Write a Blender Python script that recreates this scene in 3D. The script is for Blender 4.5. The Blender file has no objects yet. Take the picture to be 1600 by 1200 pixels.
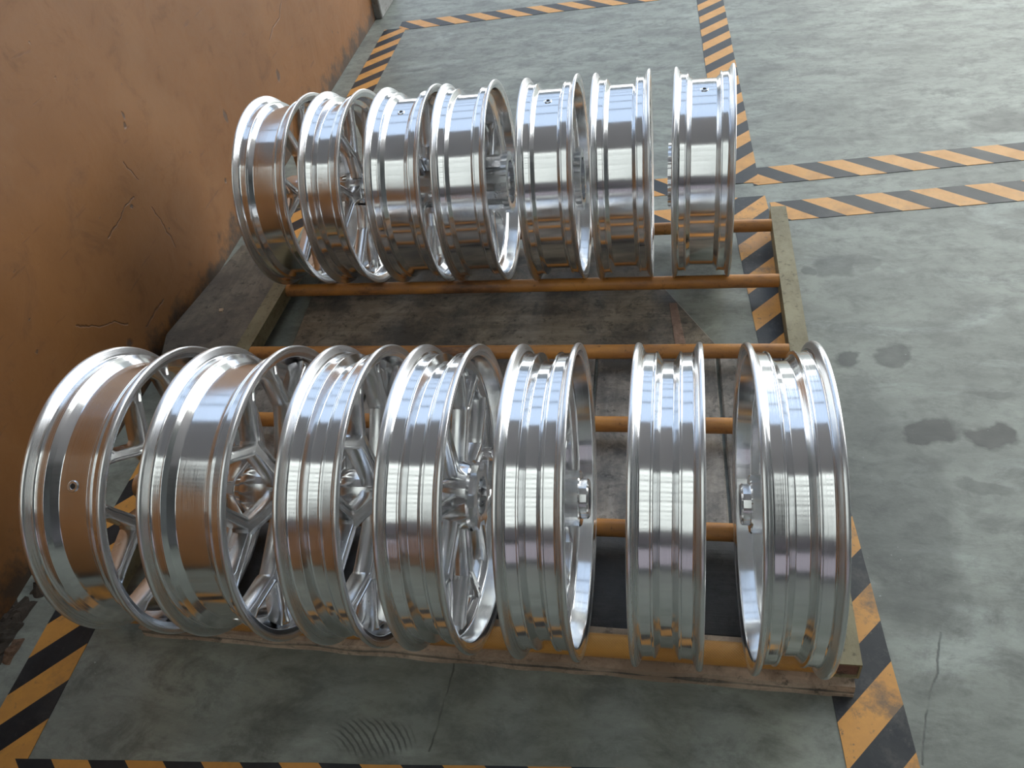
import bpy, bmesh, math, random
from mathutils import Vector, Matrix, noise
random.seed(7)
R = math.radians

# ------------------------------------------------------------------ camera
scene = bpy.context.scene
C = scene.collection
CAM_H = 1.21462
cam_d = bpy.data.cameras.new('camera'); cam = bpy.data.objects.new('camera', cam_d); C.objects.link(cam)
cam_d.sensor_fit = 'HORIZONTAL'; cam_d.sensor_width = 36.0
cam_d.lens = 1276.946 / 1600 * 36.0
cam_d.clip_start = 0.02
pitch, roll, yaw = 0.73431, -0.18434, -0.27737
cp, sp_ = math.cos(pitch), math.sin(pitch)
fw = Vector((math.sin(yaw)*cp, math.cos(yaw)*cp, -sp_))
rt = Vector((math.cos(yaw), -math.sin(yaw), 0)); up = rt.cross(fw)
r_ = math.cos(roll)*rt + math.sin(roll)*up
u_ = -math.sin(roll)*rt + math.cos(roll)*up
M4 = Matrix((r_, u_, -fw)).transposed().to_4x4(); M4.translation = (0, 0, CAM_H)
cam.matrix_world = M4
scene.camera = cam

# ------------------------------------------------------------------ world, exposure
world = bpy.data.worlds.new('sky'); scene.world = world; world.use_nodes = True
bg = world.node_tree.nodes['Background']
bg.inputs[0].default_value = (0.97, 0.985, 1.0, 1); bg.inputs[1].default_value = 3.6
vs = scene.view_settings
vs.view_transform = 'Standard'; vs.look = 'None'; vs.gamma = 1.0; vs.use_curve_mapping = False
vs.exposure = 0.35

# ------------------------------------------------------------------ helpers
class NT:
    """small helper to write node trees"""
    def __init__(s, name):
        s.m = bpy.data.materials.new(name); s.m.use_nodes = True
        s.t = s.m.node_tree; s.b = s.t.nodes['Principled BSDF']; s.out = s.t.nodes['Material Output']
        s.coord = s.n('ShaderNodeTexCoord').outputs['Object']
    def n(s, typ, **kw):
        nd = s.t.nodes.new(typ)
        for k, v in kw.items(): setattr(nd, k, v)
        return nd
    def put(s, sock, v):
        if hasattr(v, 'is_linked') or isinstance(v, bpy.types.NodeSocket): s.t.links.new(v, sock)
        else:
            if sock.type == 'RGBA' and not isinstance(v, (int, float)) and len(v) == 3: v = (*v, 1)
            sock.default_value = v
    def math(s, op, a, b=0.0, c=None):
        nd = s.n('ShaderNodeMath', operation=op); s.put(nd.inputs[0], a); s.put(nd.inputs[1], b)
        if c is not None: s.put(nd.inputs[2], c)
        return nd.outputs[0]
    def vmath(s, op, a, b):
        nd = s.n('ShaderNodeVectorMath', operation=op); s.put(nd.inputs[0], a)
        if op == 'SCALE': s.put(nd.inputs['Scale'], b)
        else: s.put(nd.inputs[1], b)
        return nd.outputs['Value'] if op in ('LENGTH', 'DOT_PRODUCT', 'DISTANCE') else nd.outputs[0]
    def mapping(s, scale=(1, 1, 1), rot=(0, 0, 0), loc=(0, 0, 0), vec=None):
        nd = s.n('ShaderNodeMapping'); s.put(nd.inputs['Vector'], vec or s.coord)
        nd.inputs['Scale'].default_value = scale; nd.inputs['Rotation'].default_value = rot; nd.inputs['Location'].default_value = loc
        return nd.outputs[0]
    def noise(s, scale, detail=5, rough=0.6, vec=None, dist=0.0):
        nd = s.n('ShaderNodeTexNoise'); s.put(nd.inputs['Vector'], vec or s.coord)
        nd.inputs['Scale'].default_value = scale; nd.inputs['Detail'].default_value = detail
        nd.inputs['Roughness'].default_value = rough; nd.inputs['Distortion'].default_value = dist
        return nd.outputs['Fac']
    def voronoi(s, scale, feature='DISTANCE_TO_EDGE', vec=None):
        nd = s.n('ShaderNodeTexVoronoi', feature=feature); s.put(nd.inputs['Vector'], vec or s.coord)
        nd.inputs['Scale'].default_value = scale
        return nd.outputs['Distance']
    def ramp(s, v, a, b, lo=0.0, hi=1.0):
        nd = s.n('ShaderNodeMapRange'); s.put(nd.inputs[0], v)
        nd.inputs[1].default_value = a; nd.inputs[2].default_value = b; nd.inputs[3].default_value = lo; nd.inputs[4].default_value = hi
        return nd.outputs[0]
    def mix(s, f, a, b):
        nd = s.n('ShaderNodeMix', data_type='RGBA'); s.put(nd.inputs[0], f); s.put(nd.inputs[6], a); s.put(nd.inputs[7], b)
        return nd.outputs[2]
    def sep(s, vec=None):
        nd = s.n('ShaderNodeSeparateXYZ'); s.put(nd.inputs[0], vec or s.coord); return nd.outputs
    def bump(s, h, strength=0.3, dist=0.002):
        nd = s.n('ShaderNodeBump'); s.put(nd.inputs['Height'], h)
        nd.inputs['Strength'].default_value = strength; nd.inputs['Distance'].default_value = dist
        s.t.links.new(nd.outputs[0], s.b.inputs['Normal']); return nd.outputs[0]
    def set(s, **kw):
        for k, v in kw.items(): s.put(s.b.inputs[k.replace('_', ' ')], v)
        return s.m

def obj(name, bm, mat, parent=None, loc=(0, 0, 0), rot=(0, 0, 0), smooth=None):
    me = bm if isinstance(bm, bpy.types.Mesh) else None
    if me is None:
        me = bpy.data.meshes.new(name)
        bmesh.ops.recalc_face_normals(bm, faces=bm.faces)
        if smooth is not None:
            for f in bm.faces: f.smooth = True
            for e in bm.edges:
                if len(e.link_faces) == 2 and e.calc_face_angle(0) > R(smooth): e.smooth = False
        bm.to_mesh(me); bm.free()
    if mat is not None and not me.materials: me.materials.append(mat)
    o = bpy.data.objects.new(name, me); C.objects.link(o)
    o.parent = parent; o.location = loc; o.rotation_euler = rot
    return o
def tag(o, label=None, cat=None, group=None, kind=None):
    if label: o['label'] = label
    if cat: o['category'] = cat
    if group: o['group'] = group
    if kind: o['kind'] = kind
    return o
def empty(name, loc, rot=(0, 0, 0)):
    o = bpy.data.objects.new(name, None); C.objects.link(o); o.location = loc; o.rotation_euler = rot
    o.empty_display_size = 0.05
    return o
def add_box(bm, x0, x1, y0, y1, z0, z1, bevel=0.0):
    vs_ = [bm.verts.new((x, y, z)) for x in (x0, x1) for y in (y0, y1) for z in (z0, z1)]
    fs = [bm.faces.new([vs_[i] for i in q]) for q in ((0, 1, 3, 2), (4, 6, 7, 5), (0, 4, 5, 1), (2, 3, 7, 6), (0, 2, 6, 4), (1, 5, 7, 3))]
    if bevel:
        es = list({e for f in fs for e in f.edges})
        bmesh.ops.bevel(bm, geom=es, offset=bevel, segments=2, affect='EDGES', profile=0.5)
    return bm
def box(*a, **k): return add_box(bmesh.new(), *a, **k)
def prism(bm, pts, z0, z1):
    """polygon pts (x,y) extruded in z"""
    lo = [bm.verts.new((x, y, z0)) for x, y in pts]; hi = [bm.verts.new((x, y, z1)) for x, y in pts]
    n = len(pts)
    bm.faces.new(lo[::-1]); top = bm.faces.new(hi)
    for i in range(n): bm.faces.new((lo[i], lo[(i+1) % n], hi[(i+1) % n], hi[i]))
    return top
def revolve_x(bm, prof, seg=96, closed=True):
    """revolve profile (x, r) about X"""
    rings = []
    for k in range(seg):
        a = 2*math.pi*k/seg; c, s = math.cos(a), math.sin(a)
        rings.append([bm.verts.new((x, r*c, r*s)) for x, r in prof])
    n = len(prof)
    for k in range(seg):
        A, B = rings[k], rings[(k+1) % seg]
        for i in range(n if closed else n-1):
            j = (i+1) % n
            bm.faces.new((A[i], A[j], B[j], B[i]))
    return bm

# ------------------------------------------------------------------ materials
def mat_alloy(name='machined_aluminium', rough=0.13, aniso=0.65, lathe=True):
    t = NT(name)
    s = t.sep()
    if lathe:
        # fine turning lines: fast along the axle, constant around it
        ax = t.n('ShaderNodeCombineXYZ'); t.put(ax.inputs[0], s[0])
        rr = t.math('SQRT', t.math('ADD', t.math('MULTIPLY', s[1], s[1]), t.math('MULTIPLY', s[2], s[2])))
        t.put(ax.inputs[1], rr)
        lines = t.noise(900, 3, 0.7, ax.outputs[0])
        smear = t.noise(7, 5, 0.6)
        rg = t.math('ADD', t.ramp(lines, .3, .7, rough*0.7, rough*1.4), t.math('ADD', t.ramp(smear, .45, .78, 0.0, 0.12), t.ramp(rr, .2180, .2200, 0, .16)))
        col = t.mix(t.ramp(smear, .4, .75), (.90, .905, .91), (.84, .855, .865))
        t.set(Roughness=rg, Base_Color=col)
        tg = t.n('ShaderNodeTangent', direction_type='RADIAL', axis='X')
        t.t.links.new(tg.outputs[0], t.b.inputs['Tangent'])
        t.set(Anisotropic=aniso, Anisotropic_Rotation=.25)
        t.bump(t.math('ADD', lines, t.math('MULTIPLY', smear, .8)), .10, .0004)
    else:
        smear = t.noise(14, 5, 0.6)
        t.set(Roughness=t.ramp(smear, .35, .75, rough*.8, rough*1.8), Base_Color=(.90, .905, .91))
        t.bump(t.noise(240, 3, .6), .04, .0002)
    return t.set(Metallic=1.0)
ALLOY = mat_alloy()
ALLOY_MILLED = mat_alloy('milled_aluminium', 0.19, 0, False)
def mat_plain(name, col, rough=.6, metal=0.0):
    t = NT(name); return t.set(Base_Color=col, Roughness=rough, Metallic=metal)
DARK = mat_plain('painted_hole_shade', (.015, .015, .015), .5)

def mat_floor():
    t = NT('painted_concrete')
    base = t.mix(t.ramp(t.noise(1.3, 6, .62, dist=.6), .32, .68), (.23, .248, .215), (.385, .412, .362))
    # trowel / drag streaks running across the hall
    st = t.noise(5, 7, .68, t.mapping((.75, 2.1, 1), (0, 0, R(6))), .5)
    base = t.mix(t.ramp(st, .40, .62, 0, .62), base, (.17, .18, .16))
    fine = t.noise(38, 6, .7)
    base = t.mix(t.ramp(fine, .52, .72, 0, .45), base, (.16, .165, .155))
    lt = t.noise(3.1, 7, .7, t.mapping((.8, 2.2, 1), loc=(3, 8, 0)), .8)
    base = t.mix(t.ramp(lt, .56, .72, 0, .5), base, (.50, .55, .51))
    # individual oil stains, and patches of painted shade as marked
    wob = t.n('ShaderNodeTexNoise'); t.put(wob.inputs['Vector'], t.coord); wob.inputs['Scale'].default_value = 14; wob.inputs['Detail'].default_value = 6
    off = t.vmath('SCALE', t.vmath('SUBTRACT', wob.outputs['Color'], (.5, .5, .5)), .085)
    pos = t.vmath('ADD', t.coord, off)
    tot = None
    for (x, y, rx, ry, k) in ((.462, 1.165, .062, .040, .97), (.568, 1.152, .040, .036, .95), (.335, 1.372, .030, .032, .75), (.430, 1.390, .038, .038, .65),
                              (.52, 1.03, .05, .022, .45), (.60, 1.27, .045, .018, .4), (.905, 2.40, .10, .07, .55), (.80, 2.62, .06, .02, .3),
                              (.40, 1.02, .05, .06, .35), (.36, 1.72, .055, .05, .55), (.30, 1.70, .02, .02, .6), (.43, 1.72, .03, .03, .35), (.37, 1.0, .10, .28, .45),  # last patch: shade and grime beside the right end front wheel, painted dark
                              (-.62, .50, .05, .04, .25), (-.9, 4.1, .22, .16, .85), (-1.15, 4.2, .15, .2, .8)):  # last two paint the dark shadow beyond the plinth
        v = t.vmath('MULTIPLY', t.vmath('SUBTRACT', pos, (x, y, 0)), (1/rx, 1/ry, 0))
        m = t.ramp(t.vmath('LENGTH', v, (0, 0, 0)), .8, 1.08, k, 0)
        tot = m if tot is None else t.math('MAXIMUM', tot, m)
    # a few cracks and one scuff of curved rubber marks
    ck = None; flat = t.vmath('MULTIPLY', t.vmath('ADD', t.coord, t.vmath('SCALE', off, .25)), (1, 1, 0))
    for (a, b) in (((.392, .735), (.374, .668)), ((.374, .668), (.366, .655)), ((.366, .655), (.345, .60)), ((.345, .60), (.326, .53)), ((.30, 1.93), (.62, 2.02)), ((.30, 3.55), (.75, 3.30)), ((.75, 3.30), (1.2, 3.25)), ((-.36, .66), (-.37, .48))):
        A = Vector((*a, 0)); D = Vector((*b, 0)) - A
        v = t.vmath('SUBTRACT', flat, tuple(A))
        h = t.n('ShaderNodeMath', operation='DIVIDE', use_clamp=True); t.put(h.inputs[0], t.vmath('DOT_PRODUCT', v, tuple(D))); h.inputs[1].default_value = D.length_squared
        d = t.vmath('LENGTH', t.vmath('SUBTRACT', v, t.vmath('SCALE', tuple(D), h.outputs[0])), (0, 0, 0))
        m = t.ramp(d, .0006, .0022, .75, 0)
        ck = m if ck is None else t.math('MAXIMUM', ck, m)
    crm = t.math('MULTIPLY', ck, t.ramp(t.noise(18, 3), .38, .55, .15, 1))
    base = t.mix(crm, base, (.05, .052, .048))
    rad = t.vmath('LENGTH', t.vmath('SUBTRACT', flat, (-.56, .40, 0)), (0, 0, 0))
    sw = t.ramp(t.math('SINE', t.math('MULTIPLY', rad, 2*math.pi/.0085)), .1, .8)
    msk = t.ramp(t.vmath('LENGTH', t.vmath('MULTIPLY', t.vmath('SUBTRACT', flat, (-.465, .495, 0)), (1/.075, 1/.034, 0)), (0, 0, 0)), .7, 1.0, .7, 0)
    base = t.mix(t.math('MULTIPLY', sw, msk), base, (.06, .062, .058))
    # mid-size mottling and pale worn spots
    mo = t.noise(11, 8, .74, t.mapping((.9, 1.4, 1), (0, 0, R(20))), .35)
    base = t.mix(t.ramp(mo, .47, .64, 0, .75), base, (.135, .142, .127))
    base = t.mix(t.ramp(mo, .42, .28, 0, .35), base, (.44, .47, .425))
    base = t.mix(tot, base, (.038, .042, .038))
    sp = t.ramp(t.noise(160, 2, .5), .73, .77, 0, .7)
    base = t.mix(t.math('MULTIPLY', sp, t.ramp(t.noise(4, 3), .45, .6)), base, (.55, .58, .56))
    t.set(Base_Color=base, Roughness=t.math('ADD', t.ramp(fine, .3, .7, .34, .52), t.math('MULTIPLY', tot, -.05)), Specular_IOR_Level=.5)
    t.bump(t.math('ADD', t.math('MULTIPLY', fine, .5), t.math('SUBTRACT', st, crm)), .25, .0025)
    return t.m
def mat_wall():
    t = NT('ochre_plaster')
    base = t.mix(t.ramp(t.noise(1.7, 6, .6, dist=.5), .3, .7), (.19, .080, .023), (.265, .116, .036))
    sc = t.noise(9, 8, .72, t.mapping((1, 1, 1), (R(30), 0, 0)), .6)
    base = t.mix(t.ramp(sc, .54, .74, 0, .55), base, (.11, .048, .02))
    pale = t.noise(3, 5, .6, t.mapping((1, 1, 1), loc=(4, 1, 7)))
    base = t.mix(t.ramp(pale, .55, .75, 0, .35), base, (.33, .18, .085))
    # thin scratches, two directions
    tot = None
    for a, sc_, k in ((28, 1.0, .5), (-35, 1.3, .4), (62, .8, .4)):
        v = t.mapping((1, 3.0*sc_, 26*sc_), (R(a), 0, 0), (a*.1, 0, 0))
        s1 = t.ramp(t.noise(2.2, 3, .5, v), .70, .76, 0, k)
        tot = s1 if tot is None else t.math('MAXIMUM', tot, s1)
    base = t.mix(tot, base, (.11, .05, .025))
    # pits and chips
    pit = t.ramp(t.noise(34, 3, .5), .70, .745, 0, .9)
    pitm = t.math('MULTIPLY', pit, t.ramp(t.noise(4, 3), .44, .58))
    base = t.mix(pitm, base, (.07, .05, .04))
    wob = t.n('ShaderNodeTexNoise'); t.put(wob.inputs['Vector'], t.coord); wob.inputs['Scale'].default_value = 22; wob.inputs['Detail'].default_value = 5
    pos = t.vmath('ADD', t.coord, t.vmath('SCALE', t.vmath('SUBTRACT', wob.outputs['Color'], (.5, .5, .5)), .03))
    chips = None
    for (y, z, ry, rz) in ((.962, .518, .006, .011), (.953, .499, .005, .007), (1.278, .167, .007, .008), (1.42, .30, .012, .02), (.60, .12, .012, .012), (1.85, .24, .015, .02)):
        v = t.vmath('MULTIPLY', t.vmath('SUBTRACT', pos, (0, y, z)), (0, 1/ry, 1/rz))
        m = t.ramp(t.vmath('LENGTH', v, (0, 0, 0)), .6, 1.2, .75, 0)
        chips = m if chips is None else t.math('MAXIMUM', chips, m)
    base = t.mix(chips, base, (.075, .055, .045))
    # one long crack, from (y .., z ..) segments
    segs = [((.864, .355), (.814, .358)), ((.814, .358), (.779, .347)), ((.779, .347), (.736, .344)), ((.736, .344), (.708, .336)),
            ((.89, .43), (.906, .379)), ((.907, .30), (.926, .174)), ((.779, .109), (.68, .111)),
            ((2.069, .41), (2.025, .382)), ((2.025, .382), (1.872, .354)), ((.489, .262), (.629, .158))]
    ck = None
    ps = t.sep(pos)
    cyz = t.n('ShaderNodeCombineXYZ'); t.put(cyz.inputs[0], ps[1]); t.put(cyz.inputs[1], ps[2])
    for (a, b) in segs:
        A = Vector((*a, 0)); D = Vector((*b, 0)) - A; L2 = D.length_squared
        v = t.vmath('SUBTRACT', cyz.outputs[0], tuple(A))
        h = t.n('ShaderNodeMath', operation='DIVIDE', use_clamp=True); t.put(h.inputs[0], t.vmath('DOT_PRODUCT', v, tuple(D))); h.inputs[1].default_value = L2
        d = t.vmath('LENGTH', t.vmath('SUBTRACT', v, t.vmath('SCALE', tuple(D), h.outputs[0])), (0, 0, 0))
        m = t.ramp(d, .0006, .0030, .6, 0)
        ck = m if ck is None else t.math('MAXIMUM', ck, m)
    base = t.mix(ck, base, (.06, .03, .02))
    # grime splash along the foot of the wall
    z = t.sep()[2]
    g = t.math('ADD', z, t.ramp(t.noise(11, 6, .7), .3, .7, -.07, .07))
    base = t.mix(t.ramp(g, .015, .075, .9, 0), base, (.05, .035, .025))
    t.set(Base_Color=base, Roughness=t.ramp(sc, .3, .7, .38, .6))
    hgt = t.math('SUBTRACT', t.math('ADD', t.math('MULTIPLY', t.noise(6, 4), 1.2), t.math('MULTIPLY', sc, .5)), t.math('ADD', t.math('ADD', pitm, ck), t.math('ADD', chips, t.math('MULTIPLY', tot, .3))))
    t.bump(hgt, .45, .004)
    return t.m
def mat_tape(name='hazard_tape', wear=.5, period=.137, sign=1.0, phase=0.0):
    """stripes printed at 45 degrees; local X runs along the tape"""
    t = NT(name)
    s = t.sep()
    d = t.math('ADD', t.math('ADD', s[0], t.math('MULTIPLY', s[1], sign)), phase)
    fr = t.math('FRACT', t.math('DIVIDE', d, period))
    st = t.math('GREATER_THAN', fr, .5)
    n1 = t.noise(16, 7, .7)
    org = t.mix(t.ramp(n1, .4, .7), (.74, .36, .085), (.62, .30, .08))
    blk = t.mix(t.ramp(n1, .4, .7), (.016, .018, .022), (.035, .037, .04))
    col = t.mix(st, blk, org)
    w = t.math('MULTIPLY', t.ramp(t.noise(9, 8, .75), .52, .66), wear)
    w2 = t.math('MULTIPLY', t.ramp(t.noise(70, 4, .7), .60, .70), wear)
    col = t.mix(t.math('MULTIPLY', t.math('MAXIMUM', w, w2), .8), col, (.10, .095, .085))
    t.set(Base_Color=col, Roughness=t.ramp(n1, .3, .7, .32, .5))
    t.bump(n1, .15, .001)
    return t.m
def mat_rail():
    t = NT('worn_orange_paint')
    n1 = t.noise(9, 7, .7, t.mapping((.35, 1, 1)))
    n2 = t.noise(55, 5, .7)
    col = t.mix(t.ramp(n1, .40, .62), (.66, .29, .06), (.36, .16, .06))
    col = t.mix(t.ramp(n1, .56, .72, 0, .9), col, (.035, .024, .018))
    col = t.mix(t.ramp(n2, .60, .72, 0, .7), col, (.04, .028, .02))
    t.set(Base_Color=col, Roughness=t.ramp(n2, .3, .7, .32, .55)); t.bump(n2, .3, .001); return t.m
def mat_knurl():
    t = NT('knurled_orange_rail')
    s = t.sep()
    ang = t.math('MULTIPLY', t.math('ARCTAN2', s[1], s[2]), .018)
    a = t.math('PINGPONG', t.math('ADD', s[0], ang), .0022); b = t.math('PINGPONG', t.math('SUBTRACT', s[0], ang), .0022)
    h = t.math('MINIMUM', a, b)
    n1 = t.noise(7, 6, .65, t.mapping((.4, 1, 1)))
    col = t.mix(t.ramp(n1, .42, .66), (.72, .36, .08), (.50, .24, .07))
    col = t.mix(t.ramp(n1, .62, .74, 0, .8), col, (.05, .035, .025))
    t.set(Base_Color=col, Roughness=.28); t.bump(t.math('MULTIPLY', h, 450), .7, .0008); return t.m
def mat_steel(name, c1, c2, rough=.55):
    t = NT(name); n1 = t.noise(12, 7, .7, t.mapping((1, .5, 1))); n2 = t.noise(70, 4, .7)
    col = t.mix(t.ramp(n1, .35, .65), c1, c2); col = t.mix(t.ramp(n2, .56, .72, 0, .8), col, (.05, .04, .03))
    t.set(Base_Color=col, Roughness=t.ramp(n2, .3, .7, rough*.7, rough*1.2)); t.bump(n2, .35, .0012); return t.m
def mat_wood(name, c1, c2, dark, along=0, wet=.5):
    t = NT(name)
    sc = (.5, 6, 6) if along == 0 else (6, .5, 6)
    g = t.noise(7, 7, .68, t.mapping(sc), .8)
    n1 = t.noise(5, 7, .7); n2 = t.noise(48, 5, .7)
    col = t.mix(t.ramp(g, .35, .65), c1, c2)
    n3 = t.noise(17, 8, .75, None, 1.0)
    col = t.mix(t.ramp(n1, .42, .60, 0, .9), col, dark)
    col = t.mix(t.ramp(n3, .50, .64, 0, .75), col, dark)
    col = t.mix(t.ramp(n2, .56, .70, 0, .75), col, (.03, .026, .022))
    t.set(Base_Color=col, Roughness=t.ramp(n1, .35, .65, .62, .62 - .35*wet)); t.bump(t.math('ADD', g, t.math('MULTIPLY', n2, .6)), .4, .0025); return t.m
FLOOR, WALL, RAIL, KNURL = mat_floor(), mat_wall(), mat_rail(), mat_knurl()
BEAM = mat_steel('grimy_olive_beam', (.20, .165, .085), (.34, .30, .18))
RUST = mat_steel('rust_red', (.16, .075, .055), (.26, .14, .11), .8)
BEAM_DARK = mat_steel('oily_dark_beam', (.03, .027, .022), (.08, .07, .055), .4)
PLY = mat_wood('oil_soaked_plywood', (.27, .225, .17), (.42, .36, .285), (.085, .078, .07), 0, .6)
PLY_GREY = mat_wood('weathered_plank', (.29, .25, .21), (.46, .41, .36), (.10, .095, .09), 1, .4)
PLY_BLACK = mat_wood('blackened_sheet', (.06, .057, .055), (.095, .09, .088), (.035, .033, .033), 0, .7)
PLANK_BROWN = mat_wood('dirty_brown_plank', (.20, .175, .13), (.30, .26, .20), (.12, .105, .088), 1, .2)
EDGE = mat_wood('plywood_edge', (.80, .66, .52), (.58, .45, .34), (.35, .26, .19), 0, .1)
REDWOOD = mat_wood('reddish_splinter', (.40, .25, .19), (.52, .36, .28), (.2, .13, .1), 1, .1)
CONCRETE = mat_steel('grey_concrete_plinth', (.20, .20, .19), (.30, .30, .29), .8)
ROOFM = mat_plain('brown_roof_underside', (.60, .56, .60), .8)
STEELM = mat_plain('grey_purlin', (.18, .18, .19), .6)
HALLM = mat_plain('grey_hall_wall', (.30, .31, .31), .8)
def mat_sheet(name, tint):
    t = NT(name); n = t.t.nodes
    tr = t.n('ShaderNodeBsdfTransparent'); tr.inputs[0].default_value = (*tint, 1)
    t.t.links.new(tr.outputs[0], t.out.inputs[0]); return t.m
SHEET_BLUE = mat_sheet('blue_rooflight_sheet', (.39, .435, .495))
SHEET_DIM = mat_sheet('added_dim_sheet', (.26, .25, .265))
SHEET_BRIGHT = mat_sheet('added_rooflight_sheet', (.95, .96, .93))
SHEET_CLEAR = mat_sheet('clear_rooflight_sheet', (.54, .555, .54))

# ------------------------------------------------------------------ hall
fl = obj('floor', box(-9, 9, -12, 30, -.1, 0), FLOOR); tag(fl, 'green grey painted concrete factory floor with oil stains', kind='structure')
# low ochre wall; its foot runs from (-1.24,.70) to (-1.392,3.81)
wa = math.atan2(-1.392+1.24, 3.81-.70)
WDIR = Vector((math.sin(wa), math.cos(wa), 0))
wall = obj('wall_left', box(-.20, 0, -3.2, 3.05, -.02, 1.08), WALL, loc=Vector((-1.24, .70, 0)), rot=(0, 0, -wa))
tag(wall, 'low ochre orange plaster wall, scratched and chipped', kind='structure')
pl = obj('trim_1', box(-.22, .035, 3.05, 3.35, 0, .14, bevel=.008), CONCRETE, loc=Vector((-1.24, .70, 0)), rot=(0, 0, -wa))
tag(pl, 'grey concrete plinth at the end of the ochre wall', kind='structure')
HZ = 5.0
tag(obj('ceiling', box(-9, 1.7, -.75, 2.4, HZ, HZ+.12), ROOFM), 'brown grey solid roof bay overhead', kind='structure')
tag(obj('window_1', box(-9, 1.7, 2.4, 17, HZ, HZ+.01), SHEET_BLUE), 'bluish translucent roof lights beyond the wheels', kind='structure')
tag(obj('window_2', box(-3.7, 1.3, -7.5, -.75, HZ, HZ+.01), SHEET_CLEAR), 'clear roof lights behind the camera', kind='structure')
for i, b in enumerate(((1.3, 1.7, -12, -.75), (1.7, 9, -12, 3.6), (-9, -3.7, -12, -.75), (-3.7, 1.3, -12, -7.5))):
    tag(obj('ceiling', box(*b, HZ, HZ+.12), ROOFM), 'brown grey solid roof around the rear roof lights', kind='structure')
tag(obj('added_rooflight', box(1.7, 9, 3.6, 17, HZ, HZ+.01), SHEET_BRIGHT), 'added unseen roof lights that brighten the floor from the right', kind='structure')  # added light source, placed clear of the wheel reflections
tag(obj('added_wall_sheet', box(-9, 9, -12.15, -12.1, 1.0, 4.2), SHEET_DIM), 'added dim sheeting in the unseen back wall, lightening the wheels', kind='structure')  # added as fill behind the camera, lifts the lower wheel reflections
for i, (y, t) in enumerate(((-6.8, .05), (-6.0, .02), (-5.3, .05), (-4.7, .02), (-4.1, .05), (-3.55, .015), (-3.0, .05), (-2.6, .015), (-2.2, .04), (-1.8, .015), (-1.4, .04), (-1.1, .015), (4.2, .04), (6.0, .04), (8.5, .05), (11, .05), (14, .05))):
    tag(obj('trim_%d' % (i+2), box(-9, 9, y-t, y+t, HZ-.12, HZ), STEELM), 'steel purlin under the roof', kind='structure')
for nm, b, in (('wall_back', (-9, 9, -12.2, -12, 0, 1.0)), ('wall_back_upper', (-9, 9, -12.2, -12, 4.2, HZ)), ('wall_front', (-9, 9, 17, 17.2, 2.0, HZ)), ('wall_far_left', (-9.2, -9, -12, 17, 0, HZ)), ('wall_right', (7, 7.2, -12, 3.5, 0, HZ)), ('wall_right_lintel', (7, 7.2, 3.5, 17, 4.2, HZ))):
    tag(obj(nm, box(*b), HALLM), 'plain grey hall wall', kind='structure')

# ------------------------------------------------------------------ hazard tapes on the floor
def tape(p0, p1, w, label, sign=1, wear=.4, phase=0.0, period=.137, name='hazard_tape', lift=0.0):
    p0, p1 = Vector((*p0, 0)), Vector((*p1, 0)); d = p1-p0; L = d.length
    bm = bmesh.new(); n = max(2, int(L/.05))
    # lightly uneven edges
    lo, hi = [], []
    for i in range(n+1):
        x = L*i/n
        lo.append((x, -w/2 + .0015*noise.noise(Vector((x*9, 1, p0.x))))); hi.append((x, w/2 + .0015*noise.noise(Vector((x*9, 5, p0.y)))))
    prism(bm, lo + hi[::-1], 0.0, .0012)
    m = mat_tape('hazard_tape_print', wear, period, sign, phase)
    o = obj(name, bm, m, loc=(p0.x, p0.y, lift), rot=(0, 0, math.atan2(d.y, d.x)))
    return tag(o, label, 'floor tape', 'black and orange hazard tapes')
tape((.280, .45), (.172, 2.045), .097, 'black and orange hazard tape passing under the right end of the rack', sign=1, wear=.95, phase=0.0915, lift=.0003)
tape((.158, 2.12), (.098, 3.9), .104, 'black and orange hazard tape running away behind the rack towards the top edge', sign=1, wear=.2, phase=0.0099, lift=.0005)
tape((.19, 2.153), (1.9, 2.326), .095, 'upper of the two parallel hazard tapes reaching the right edge', sign=1, wear=.2, phase=0.105)
tape((.235, 1.965), (1.9, 2.122), .095, 'lower of the two parallel hazard tapes reaching the right edge', sign=1, wear=.3, phase=0.0762)
tape((-.75, 2.06), (.10, 2.133), .095, 'upper short hazard tape showing between the last two rear wheels', sign=1, wear=.2, phase=.03)
tape((-.75, 1.89), (.10, 1.966), .085, 'lower short hazard tape showing between the last two rear wheels', sign=1, wear=.3, phase=.05)
tape((-1.24, 3.63), (.10, 3.735), .105, 'hazard tape crossing the floor far behind the rear wheels', sign=1, wear=.2)
tape((-1.062, .15), (-1.255, 3.60), .100, 'hazard tape running along the foot of the ochre wall', sign=1, wear=.4, phase=0.0021, lift=.0003)
tape((-1.045, .358), (.16, .458), .096, 'hazard tape along the bottom edge in front of the rack', sign=1, wear=.2, phase=0.0792, period=.128, lift=.0006)

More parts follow.
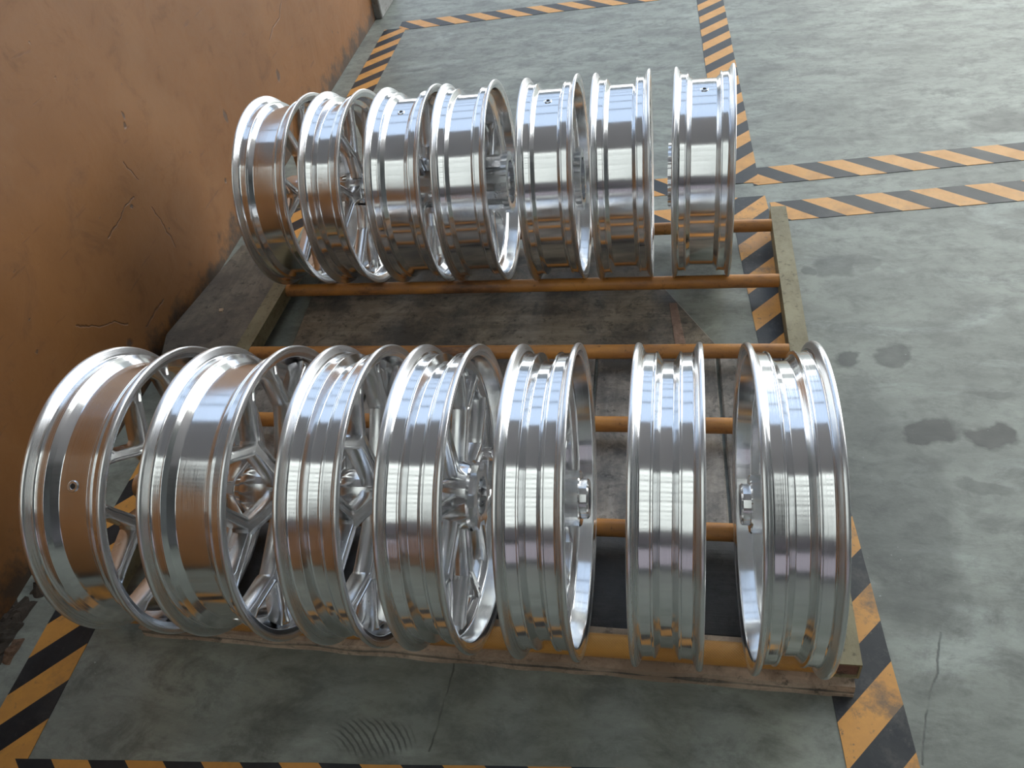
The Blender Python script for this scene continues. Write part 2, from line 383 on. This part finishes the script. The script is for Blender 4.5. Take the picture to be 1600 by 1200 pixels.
# ------------------------------------------------------------------ boards under the rack
def board(name, pts, z0, z1, mat, label, cat='board', bev=.003):
    bm = bmesh.new(); prism(bm, pts, z0, z1)
    if bev: bmesh.ops.bevel(bm, geom=bm.edges[:], offset=bev, segments=1, affect='EDGES')
    return tag(obj(name, bm, mat), label, cat)
board('plywood_sheet', [(-.935, 1.375), (.095, 1.375), (-.145, 1.815), (-.975, 1.815)], 0, .012, PLY, 'oil-soaked plywood sheet with a diagonally cut end between the wheel rows')
xs = [-.985, -.70, -.43, -.185, -.075, .075, .212]
for i in range(6):
    lab = ['weathered plank under the first front wheels by the wall', 'weathered plank under the second front wheel', 'weathered plank under the third and fourth front wheels',
           'cracked plank showing between the fifth and sixth front wheels', 'weathered plank behind the sixth front wheel', 'splintered plank showing between the sixth and seventh front wheels'][i]
    a, b = xs[i]+.003, xs[i+1]-.003
    sk = random.uniform(-.004, .004)
    board('weathered_plank', [(a+.012, .90), (b+.012, .90+sk), (b, 1.368), (a, 1.368-sk)], 0, .014+random.uniform(-.002, .002), PLY_GREY, lab, 'plank')
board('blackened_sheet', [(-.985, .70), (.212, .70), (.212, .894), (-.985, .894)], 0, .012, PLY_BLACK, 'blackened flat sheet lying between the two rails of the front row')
# front plywood batten with visible layers
bt = empty('front_batten', (-.36, .655, 0)); tag(bt, 'splintered plywood batten along the front edge of the rack', 'batten')
for k, (z0, z1, m) in enumerate(((0, .008, EDGE), (.008, .014, PLY), (.014, .022, EDGE), (.022, .027, EDGE))):
    bm = bmesh.new(); N = 60; lo = []; hi = []
    for i in range(N+1):
        x = -.575 + 1.185*i/N
        lo.append((x, -.026 + .004*noise.noise(Vector((x*14, k*3.1, 0))) - .002*(k == 0))); hi.append((x, .042))
    prism(bm, lo + hi[::-1], z0, z1); obj('veneer_layer', bm, m, bt, rot=(0, 0, -.012))
# plank lying by the wall
board('wide_board', [(-1.262, 1.41), (-1.235, 1.33), (-1.042, 1.28), (-1.042, 1.80), (-1.222, 1.805)], 0.0014, .058, PLANK_BROWN, 'wide dirty brown board wedged between the ochre wall and the rack', 'board', .005)
board('splinter', [(-.098, .905), (-.083, .905), (-.071, 1.10), (-.066, 1.33), (-.078, 1.33), (-.086, 1.10)], .0142, .0185, REDWOOD, 'long reddish wood splinter beside the sixth front wheel', 'splinter', .001)
board('splinter', [(.108, .93), (.120, .93), (.118, 1.20), (.112, 1.30), (.105, 1.20)], .0142, .0175, REDWOOD, 'short reddish wood splinter between the sixth and seventh front wheels', 'splinter', .001)
board('wood_strip', [(-.012, 1.385), (.012, 1.385), (-.012, 1.56), (-.030, 1.56)], .012, .0145, REDWOOD, 'thin pale strip lying on the plywood near its cut end', 'strip', .0005)

# ------------------------------------------------------------------ the rack
rack = empty('wheel_rack', (-.38, 1.24, 0)); tag(rack, 'low welded rack of orange tube rails between two long beams', 'rack')
def rail(y, z, r, mat, x0=-1.003, x1=.222, dy=0.0):
    bm = bmesh.new(); L = x1-x0
    prof = [(0, 0.0001), (0, r), (L*.25, r), (L*.5, r), (L*.75, r), (L, r), (L, .0001)]
    revolve_x(bm, prof, 28, closed=False)
    return obj('rail', bm, mat, rack, (x0+.38, y-1.24, z), (0, 0, 0), smooth=40)
RZ = .05; RR = .0157
RY = [1.8237, 1.5913, 1.3445, 1.1263, .8745, .6515]
for y in RY[:5]: rail(y, RZ, RR, RAIL)
rail(RY[5], .0462, .0180, KNURL)
def beam(x, mat, y0, y1, lab, sk=0.0):
    # hollow square tube along Y
    bm = bmesh.new(); w, t = .0195, .003; L = y1-y0
    outer = [(-w, -w), (w, -w), (w, w), (-w, w)]; inner = [(-w+t, -w+t), (w-t, -w+t), (w-t, w-t), (-w+t, w-t)]
    def ring(p, y): return [bm.verts.new((a, y, b)) for a, b in p]
    O0, O1, I0, I1 = ring(outer, 0), ring(outer, L), ring(inner, 0), ring(inner, L)
    for i in range(4):
        j = (i+1) % 4
        bm.faces.new((O0[i], O0[j], O1[j], O1[i])); bm.faces.new((I0[j], I0[i], I1[i], I1[j]))
        bm.faces.new((O0[j], O0[i], I0[i], I0[j])); bm.faces.new((O1[i], O1[j], I1[j], I1[i]))
    return obj('side_beam', bm, mat, rack, (x+.38, y0-1.24, .0465), (0, 0, sk))
beam(.2365, BEAM, .637, 1.885, '')
beam(-1.020, BEAM, .66, 1.83, '')
pg = obj('end_plug', box(-.0163, .0163, .004, .012, -.0163, .0163), RUST, rack, (.2365+.38, .637-1.24, .0465)); pg['label'] = 'rusty reddish plug in the open end of the beam'

# ------------------------------------------------------------------ wheels
def fillet(poly, seg=4):
    """poly: list of (x, r, radius); rounded corners with support points so that flats stay flat"""
    n = len(poly); out = []
    for i in range(n):
        P = Vector(poly[i][:2]); A = Vector(poly[i-1][:2]); Bp = Vector(poly[(i+1) % n][:2]); rad = poly[i][2]
        if rad <= 0: out.append(tuple(P)); continue
        u, v = (A-P), (Bp-P); lu, lv = u.length, v.length; u.normalize(); v.normalize()
        th = u.angle(v); tl = min(rad/math.tan(th/2), lu*.45, lv*.45); rad = tl*math.tan(th/2)
        p0, p1 = P+u*tl, P+v*tl
        if tl+.0005 < lu*.5: out.append(tuple(p0+u*.0004))
        cen = P+(u+v).normalized()*(rad/math.sin(th/2))
        a0 = math.atan2(*(p0-cen).yx); a1 = math.atan2(*(p1-cen).yx); da = (a1-a0+math.pi) % (2*math.pi)-math.pi
        for k in range(seg+1):
            a = a0+da*k/seg; out.append((cen.x+rad*math.cos(a), cen.y+rad*math.sin(a)))
        if tl+.0005 < lv*.5: out.append(tuple(p1+v*.0004))
    return out
def rim_profile(w, drop, wide, thin=False):
    """closed section (x, r, fillet radius): outer left to right, then inner right to left"""
    h = w/2; b = .0255 if wide else .0275
    c_, d_, f_ = (.0048, .0130, .0050) if thin else (.0070, .0132, .0032)
    o = [(-h, .2300, .0020 if thin else .0030), (-h+c_, .2300, .0030 if thin else .0045), (-h+d_, .2153, f_), (-h+b, .2146, .0006), (-h+b+.0010, .2167, .0007), (-h+b+.0036, .2167, .0010)]
    if drop + .008 < h-b-.0036: o += [(-drop-.0085, .2105, .003), (-drop, .2030, .0022)]
    else: o += [(-drop, .2030, .0022)]
    inn = [(-h, .2225, .0012), (-h+.0045, .2120, .003), (-h+b+.002, .2085, .005), (-drop+.001, .1968, .005)]
    return fillet(o + [(-x, r, f) for x, r, f in o[::-1]] + [(-x, r, f) for x, r, f in inn] + inn[::-1])
def rim_mesh(w, drop, wide, thin=False):
    bm = revolve_x(bmesh.new(), rim_profile(w, drop, wide, thin), 144)
    bmesh.ops.recalc_face_normals(bm, faces=bm.faces)
    for f in bm.faces: f.smooth = True
    me = bpy.data.meshes.new('rim'); bm.to_mesh(me); bm.free(); return me
def y_outline(r0, rj, a, b, rend, spread):
    """Y-shaped outline, (radial, tangential)"""
    def onrim(v): return tuple(v.normalized()*rend)
    e = Vector((rend*math.cos(spread), rend*math.sin(spread))); J = Vector((rj, 0))
    d = (e-J).normalized(); n = Vector((-d.y, d.x))
    # outer side of the arm meets the stem side v=a
    t0 = (a - (J+n*b).y)/d.y; P = J+n*b+d*t0
    # inner crotch on the axis
    Q0 = J-n*b; t1 = -Q0.y/d.y; Q = Q0+d*t1
    up_ = [(r0, a*1.35), (r0+.02, a), (P.x-.010, a), (P.x+.004, a+.0012), tuple(P+d*.012+n*.0008), tuple(e-d*.014+n*b), onrim(e+n*b*1.8), onrim(e-n*b*1.8), tuple(e-d*.014-n*b), tuple(Q+d*.012), (Q.x+.003, .0028)]
    return up_ + [(x, -y) for x, y in up_[::-1]]
def spoke_mesh(r0, rj, a, b, rend, spread, depth, flare=.006):
    pts = y_outline(r0, rj, a, b, rend, spread)
    bm = bmesh.new()
    lo = [bm.verts.new((-depth/2, v, u)) for u, v in pts]; hi = [bm.verts.new((depth/2, v, u)) for u, v in pts]
    n = len(pts)
    for v in hi:
        q = math.hypot(v.co.y, v.co.z)
        if q > rend-.008: v.co.yz = v.co.yz*((q+flare)/q)
    f0 = bm.faces.new(lo[::-1]); f1 = bm.faces.new(hi)
    for i in range(n): bm.faces.new((lo[i], lo[(i+1) % n], hi[(i+1) % n], hi[i]))
    bmesh.ops.recalc_face_normals(bm, faces=bm.faces)
    bmesh.ops.bevel(bm, geom=list({e for f in (f0, f1) for e in f.edges}), offset=.0016, segments=2, affect='EDGES', profile=.5)
    for f in [f for f in bm.faces if len(f.verts) > 10]:
        bmesh.ops.inset_individual(bm, faces=[f], thickness=.0025, depth=0)
        bmesh.ops.inset_individual(bm, faces=[f], thickness=.0012, depth=-.003)
    for f in bm.faces: f.smooth = True
    for e in bm.edges:
        if len(e.link_faces) == 2 and e.calc_face_angle(0) > R(24): e.smooth = False
    me = bpy.data.meshes.new('spoke'); bm.to_mesh(me); bm.free(); return me
def hub_mesh(prof):
    bm = revolve_x(bmesh.new(), prof, 72)
    bmesh.ops.recalc_face_normals(bm, faces=bm.faces)
    for f in bm.faces: f.smooth = True
    for e in bm.edges:
        if len(e.link_faces) == 2 and e.calc_face_angle(0) > R(28): e.smooth = False
    me = bpy.data.meshes.new('hub'); bm.to_mesh(me); bm.free(); return me
def gear_mesh(ri, r0, r1, wd, n, duty=.5):
    bm = bmesh.new(); pts = []
    for k in range(n):
        for f, r in ((0, r0), (.04, r1), (duty-.04, r1), (duty, r0)):
            a = 2*math.pi*(k+f)/n; pts.append((r*math.cos(a), r*math.sin(a), a))
    m = len(pts)
    A = [bm.verts.new((-wd/2, y, z)) for y, z, a in pts]; B = [bm.verts.new((wd/2, y, z)) for y, z, a in pts]
    Ai = [bm.verts.new((-wd/2, ri*math.cos(a), ri*math.sin(a))) for y, z, a in pts]; Bi = [bm.verts.new((wd/2, ri*math.cos(a), ri*math.sin(a))) for y, z, a in pts]
    for i in range(m):
        j = (i+1) % m
        for q in ((A[i], A[j], B[j], B[i]), (Ai[j], Ai[i], Bi[i], Bi[j]), (A[j], A[i], Ai[i], Ai[j]), (B[i], B[j], Bi[j], Bi[i])): bm.faces.new(q)
    bmesh.ops.recalc_face_normals(bm, faces=bm.faces)
    me = bpy.data.meshes.new('toothed_ring'); bm.to_mesh(me); bm.free(); return me
def valve_mesh():
    """small collar round the valve hole, standing on the drop centre at +Z"""
    bm = bmesh.new(); prof = [(-.004, .0040), (.0012, .0040), (.0018, .0048), (.0018, .0072), (.0006, .0086), (-.004, .0086)]
    revolve_x(bm, prof, 24)
    for v in bm.verts: v.co = Vector((v.co.y, v.co.z, v.co.x + .2030))
    bmesh.ops.recalc_face_normals(bm, faces=bm.faces)
    me = bpy.data.meshes.new('valve_collar'); bm.to_mesh(me); bm.free(); return me
def valve_hole_mesh():  # solid dark disc, its colour stands for the shade inside the hole
    bm = bmesh.new(); revolve_x(bm, [(-.004, .0001), (.0004, .0001), (.0004, .0041), (-.004, .0041)], 20)
    for v in bm.verts: v.co = Vector((v.co.y, v.co.z, v.co.x + .2030))
    bmesh.ops.recalc_face_normals(bm, faces=bm.faces)
    me = bpy.data.meshes.new('valve_hole_disc'); bm.to_mesh(me); bm.free(); return me
VALVE, VHOLE = valve_mesh(), valve_hole_mesh()
SPK_Y = spoke_mesh(.034, .130, .0115, .0080, .2020, R(15.5), .026, .0070)
SPK_YN = spoke_mesh(.034, .124, .0115, .0080, .1995, R(15.0), .028, .0065)
SPK_YC = spoke_mesh(.034, .124, .0105, .0072, .1995, R(15.0), .024, .0020)
SPK_V = spoke_mesh(.040, .082, .0125, .0070, .1985, R(17), .026, .0040)
HUB_N = hub_mesh([(-.050, .012), (-.050, .022), (-.036, .024), (-.034, .036), (-.022, .040), (.022, .040), (.034, .036), (.036, .024), (.050, .022), (.050, .012)])
HUB_D = hub_mesh([(-.046, .016), (-.046, .027), (-.030, .029), (-.028, .038), (-.012, .041), (.012, .0425), (.040, .0415), (.042, .0395), (.0425, .030), (.0515, .0295), (.054, .027), (.054, .016)])
HUB_C = hub_mesh([(-.045, .016), (-.045, .034), (-.020, .040), (.000, .050), (.030, .054), (.034, .050), (.034, .030), (.030, .028), (.030, .016)])
HUB_G = hub_mesh([(-.055, .016), (-.055, .030), (-.030, .038), (-.010, .052), (.034, .056), (.036, .052), (.036, .034), (.028, .032), (.028, .016)])
GEAR = gear_mesh(.050, .0640, .0715, .014, 26)
DRUM = gear_mesh(.036, .0540, .0655, .046, 11, .58)
LUGS = gear_mesh(.030, .0405, .0520, .010, 6, .42)
RIMS = {}
def wheel(X, Y, Z, w, yaw, label, group, drop, wide, spk, nspk, phase, spk_x, hub, hub_x=0.0, hub_flip=False, valve=None, ring=None, ring_x=0.0, ring_name='toothed_ring'):
    root = empty('alloy_wheel', (X, Y, Z-.23), (0, 0, yaw)); tag(root, label, 'wheel', group)
    key = (round(w, 3), drop, wide, group == GB)
    if key not in RIMS: RIMS[key] = rim_mesh(w, drop, wide, group == GB)
    c = (0, 0, .23)
    obj('rim', RIMS[key], ALLOY, root, c)
    for k in range(nspk):
        obj('spoke', spk, ALLOY_MILLED, root, (spk_x, 0, .23), (R(phase)+2*math.pi*k/nspk, 0, 0))
    obj('hub', hub, ALLOY, root, (hub_x, 0, .23), (0, 0, math.pi if hub_flip else 0))
    if ring:
        rg = obj(ring_name, ring, ALLOY_MILLED, root, (ring_x, 0, .23), (R(7), 0, 0))
        if ring is GEAR: obj('splined_drum', DRUM, ALLOY_MILLED, root, (ring_x-math.copysign(.030, ring_x), 0, .23), (R(3), 0, 0))
    if valve is not None:
        v = obj('valve_collar', VALVE, ALLOY_MILLED, root, c, (R(valve), 0, 0)); obj('valve_hole_disc', VHOLE, DARK, v)
    return root
YF, SF, ZF = .7616, .003, .2684
YB, SB, ZB = 1.7029, -.0066, .2677
GF, GB = 'machined aluminium wheels in the front row', 'machined aluminium wheels in the rear row'
def F(X): return YF + SF*X
def B(X): return YB + SB*X
front = [
 (-.837, .130, .003, 'wide aluminium wheel at the wall end of the front row, valve hole facing out', dict(drop=.022, wide=True, spk=SPK_Y, nspk=7, phase=13, spk_x=.038, hub=HUB_N, hub_x=.010, valve=40)),
 (-.654, .129, .001, 'wide aluminium wheel second from the wall in the front row', dict(drop=.022, wide=True, spk=SPK_Y, nspk=7, phase=12, spk_x=.038, hub=HUB_N, hub_x=.010, valve=114)),
 (-.476, .090, .013, 'narrow aluminium wheel third from the wall in the front row', dict(drop=.008, wide=False, spk=SPK_YN, nspk=7, phase=5, spk_x=.016, hub=HUB_N)),
 (-.338, .090, .005, 'narrow aluminium wheel in the middle of the front row, lugged hub carrier showing', dict(drop=.008, wide=False, spk=SPK_YC, nspk=7, phase=-2, spk_x=.004, hub=HUB_C, ring=LUGS, ring_x=.038, ring_name='carrier_ring')),
 (-.186, .090, .020, 'narrow aluminium wheel fifth from the wall in the front row, hub boss showing', dict(drop=.008, wide=False, spk=SPK_YC, nspk=7, phase=9, spk_x=-.004, hub=HUB_D)),
 (-.018, .093, .000, 'aluminium wheel seen exactly edge-on, second from the right end of the front row', dict(drop=.008, wide=False, spk=SPK_YC, nspk=7, phase=20, spk_x=0, hub=HUB_N)),
 (.136, .096, .022, 'aluminium wheel at the right end of the front row beside the beam', dict(drop=.008, wide=False, spk=SPK_YC, nspk=7, phase=0, spk_x=.004, hub=HUB_D, hub_flip=True)),
]
rear = [
 (-.929, .127, .006, 'aluminium wheel at the wall end of the rear row, reflecting the orange wall', dict(drop=.024, wide=True, spk=SPK_V, nspk=5, phase=-6, spk_x=.020, hub=HUB_N)),
 (-.783, .097, .001, 'narrowest aluminium wheel, second from the wall in the rear row', dict(drop=.014, wide=True, spk=SPK_V, nspk=5, phase=2, spk_x=.012, hub=HUB_N)),
 (-.616, .125, .008, 'wide aluminium wheel third from the wall in the rear row, valve hole on top', dict(drop=.022, wide=True, spk=SPK_V, nspk=5, phase=20, spk_x=.010, hub=HUB_G, ring=GEAR, ring_x=.060, valve=8)),
 (-.472, .119, .034, 'wide aluminium wheel in the middle of the rear row with a toothed hub showing', dict(drop=.025, wide=True, spk=SPK_V, nspk=5, phase=-20, spk_x=.004, hub=HUB_G, hub_x=.010, ring=GEAR, ring_x=.068)),
 (-.285, .120, .026, 'wide aluminium wheel fifth from the wall in the rear row, valve hole near its top', dict(drop=.025, wide=True, spk=SPK_V, nspk=5, phase=10, spk_x=.000, hub=HUB_G, ring=GEAR, ring_x=.052, valve=6)),
 (-.129, .122, .018, 'wide aluminium wheel second from the right end of the rear row', dict(drop=.025, wide=True, spk=SPK_V, nspk=5, phase=30, spk_x=.000, hub=HUB_G)),
 (.044, .125, -.019, 'wide aluminium wheel at the right end of the rear row, toothed ring sticking out', dict(drop=.025, wide=True, spk=SPK_V, nspk=5, phase=0, spk_x=.000, hub=HUB_G, hub_x=-.030, hub_flip=True, ring=GEAR, ring_x=-.068, valve=4)),
]
for X, w, ya, lab, kw in front: wheel(X, F(X), ZF, w, ya, lab, GF, **kw)
for X, w, ya, lab, kw in rear: wheel(X, B(X), ZB, w, ya, lab, GB, **kw)

# ------------------------------------------------------------------ small things
def chip(name, x, y, z, s, mat, label, cat, flat=.3, n=7):
    bm = bmesh.new(); pts = []
    a0 = random.random()*6
    for k in range(n):
        a = a0+2*math.pi*k/n; r = s*random.uniform(.55, 1.0); pts.append((r*math.cos(a), r*math.sin(a)))
    top = prism(bm, pts, 0, s*flat)
    for v in top.verts: v.co.z += random.uniform(-.3, .3)*s*flat; v.co.x *= .8
    return tag(obj(name, bm, mat, loc=(x, y, z)), label, cat)
PALE = mat_plain('pale_wood_chip', (.62, .45, .30), .7)
chip('wood_chip', -1.148, 1.500, .058, .010, PALE, 'small pale wood chip lying on the wide board by the wall', 'chip', .25, 4)
chip('metal_shaving', -.069, .735, .012, .007, ALLOY_MILLED, 'curled aluminium shaving between the fifth and sixth front wheels', 'shaving', .8)
chip('metal_shaving', -.055, .718, .012, .003, ALLOY_MILLED, 'tiny aluminium shaving on the blackened sheet beside the larger one', 'shaving', .8)
chip('metal_shaving', -.058, .775, .012, .0025, ALLOY_MILLED, 'tiny aluminium crumb behind the curled shaving', 'shaving', .8)
PLASTER_BROWN = mat_steel('brown_plaster', (.14, .08, .05), (.22, .13, .08), .9)
PLASTER = mat_steel('crumbled_plaster', (.035, .027, .02), (.08, .06, .045), .9)
for i_, (x, y, L_, wd, hh, lab) in enumerate(((-1.215, .60, .17, .052, .016, 'long dark crust of broken plaster along the foot of the wall'), (-1.178, .585, .045, .020, .010, 'small brown flake of plaster beside the dark crust'),
                               (-1.205, .735, .07, .030, .022, 'dark broken plaster lump behind the first front wheel'))):
    bm = bmesh.new(); nx, ny = 9, 26; gr = []
    for a in range(nx):
        row = []
        for b_ in range(ny):
            u, v = a/(nx-1)*2-1, b_/(ny-1)*2-1
            edge = max(0, 1-(u*u+v*v)**1.5)**.5 if u*u+v*v < 1 else 0
            q = Vector((u*wd*14, v*L_*14, i_*7.7)) 
            ra = 1+.35*noise.noise(q*2.5)
            row.append(bm.verts.new((u*wd/2*ra, v*L_/2*ra, hh*edge*(.55+.9*abs(noise.noise(q*4))))))
        gr.append(row)
    for a in range(nx-1):
        for b_ in range(ny-1): bm.faces.new((gr[a][b_], gr[a+1][b_], gr[a+1][b_+1], gr[a][b_+1]))
    tag(obj('plaster_crust', bm, PLASTER if i_ != 1 else PLASTER_BROWN, loc=(x, y, .0005), rot=(0, 0, .05)), lab, 'rubble')
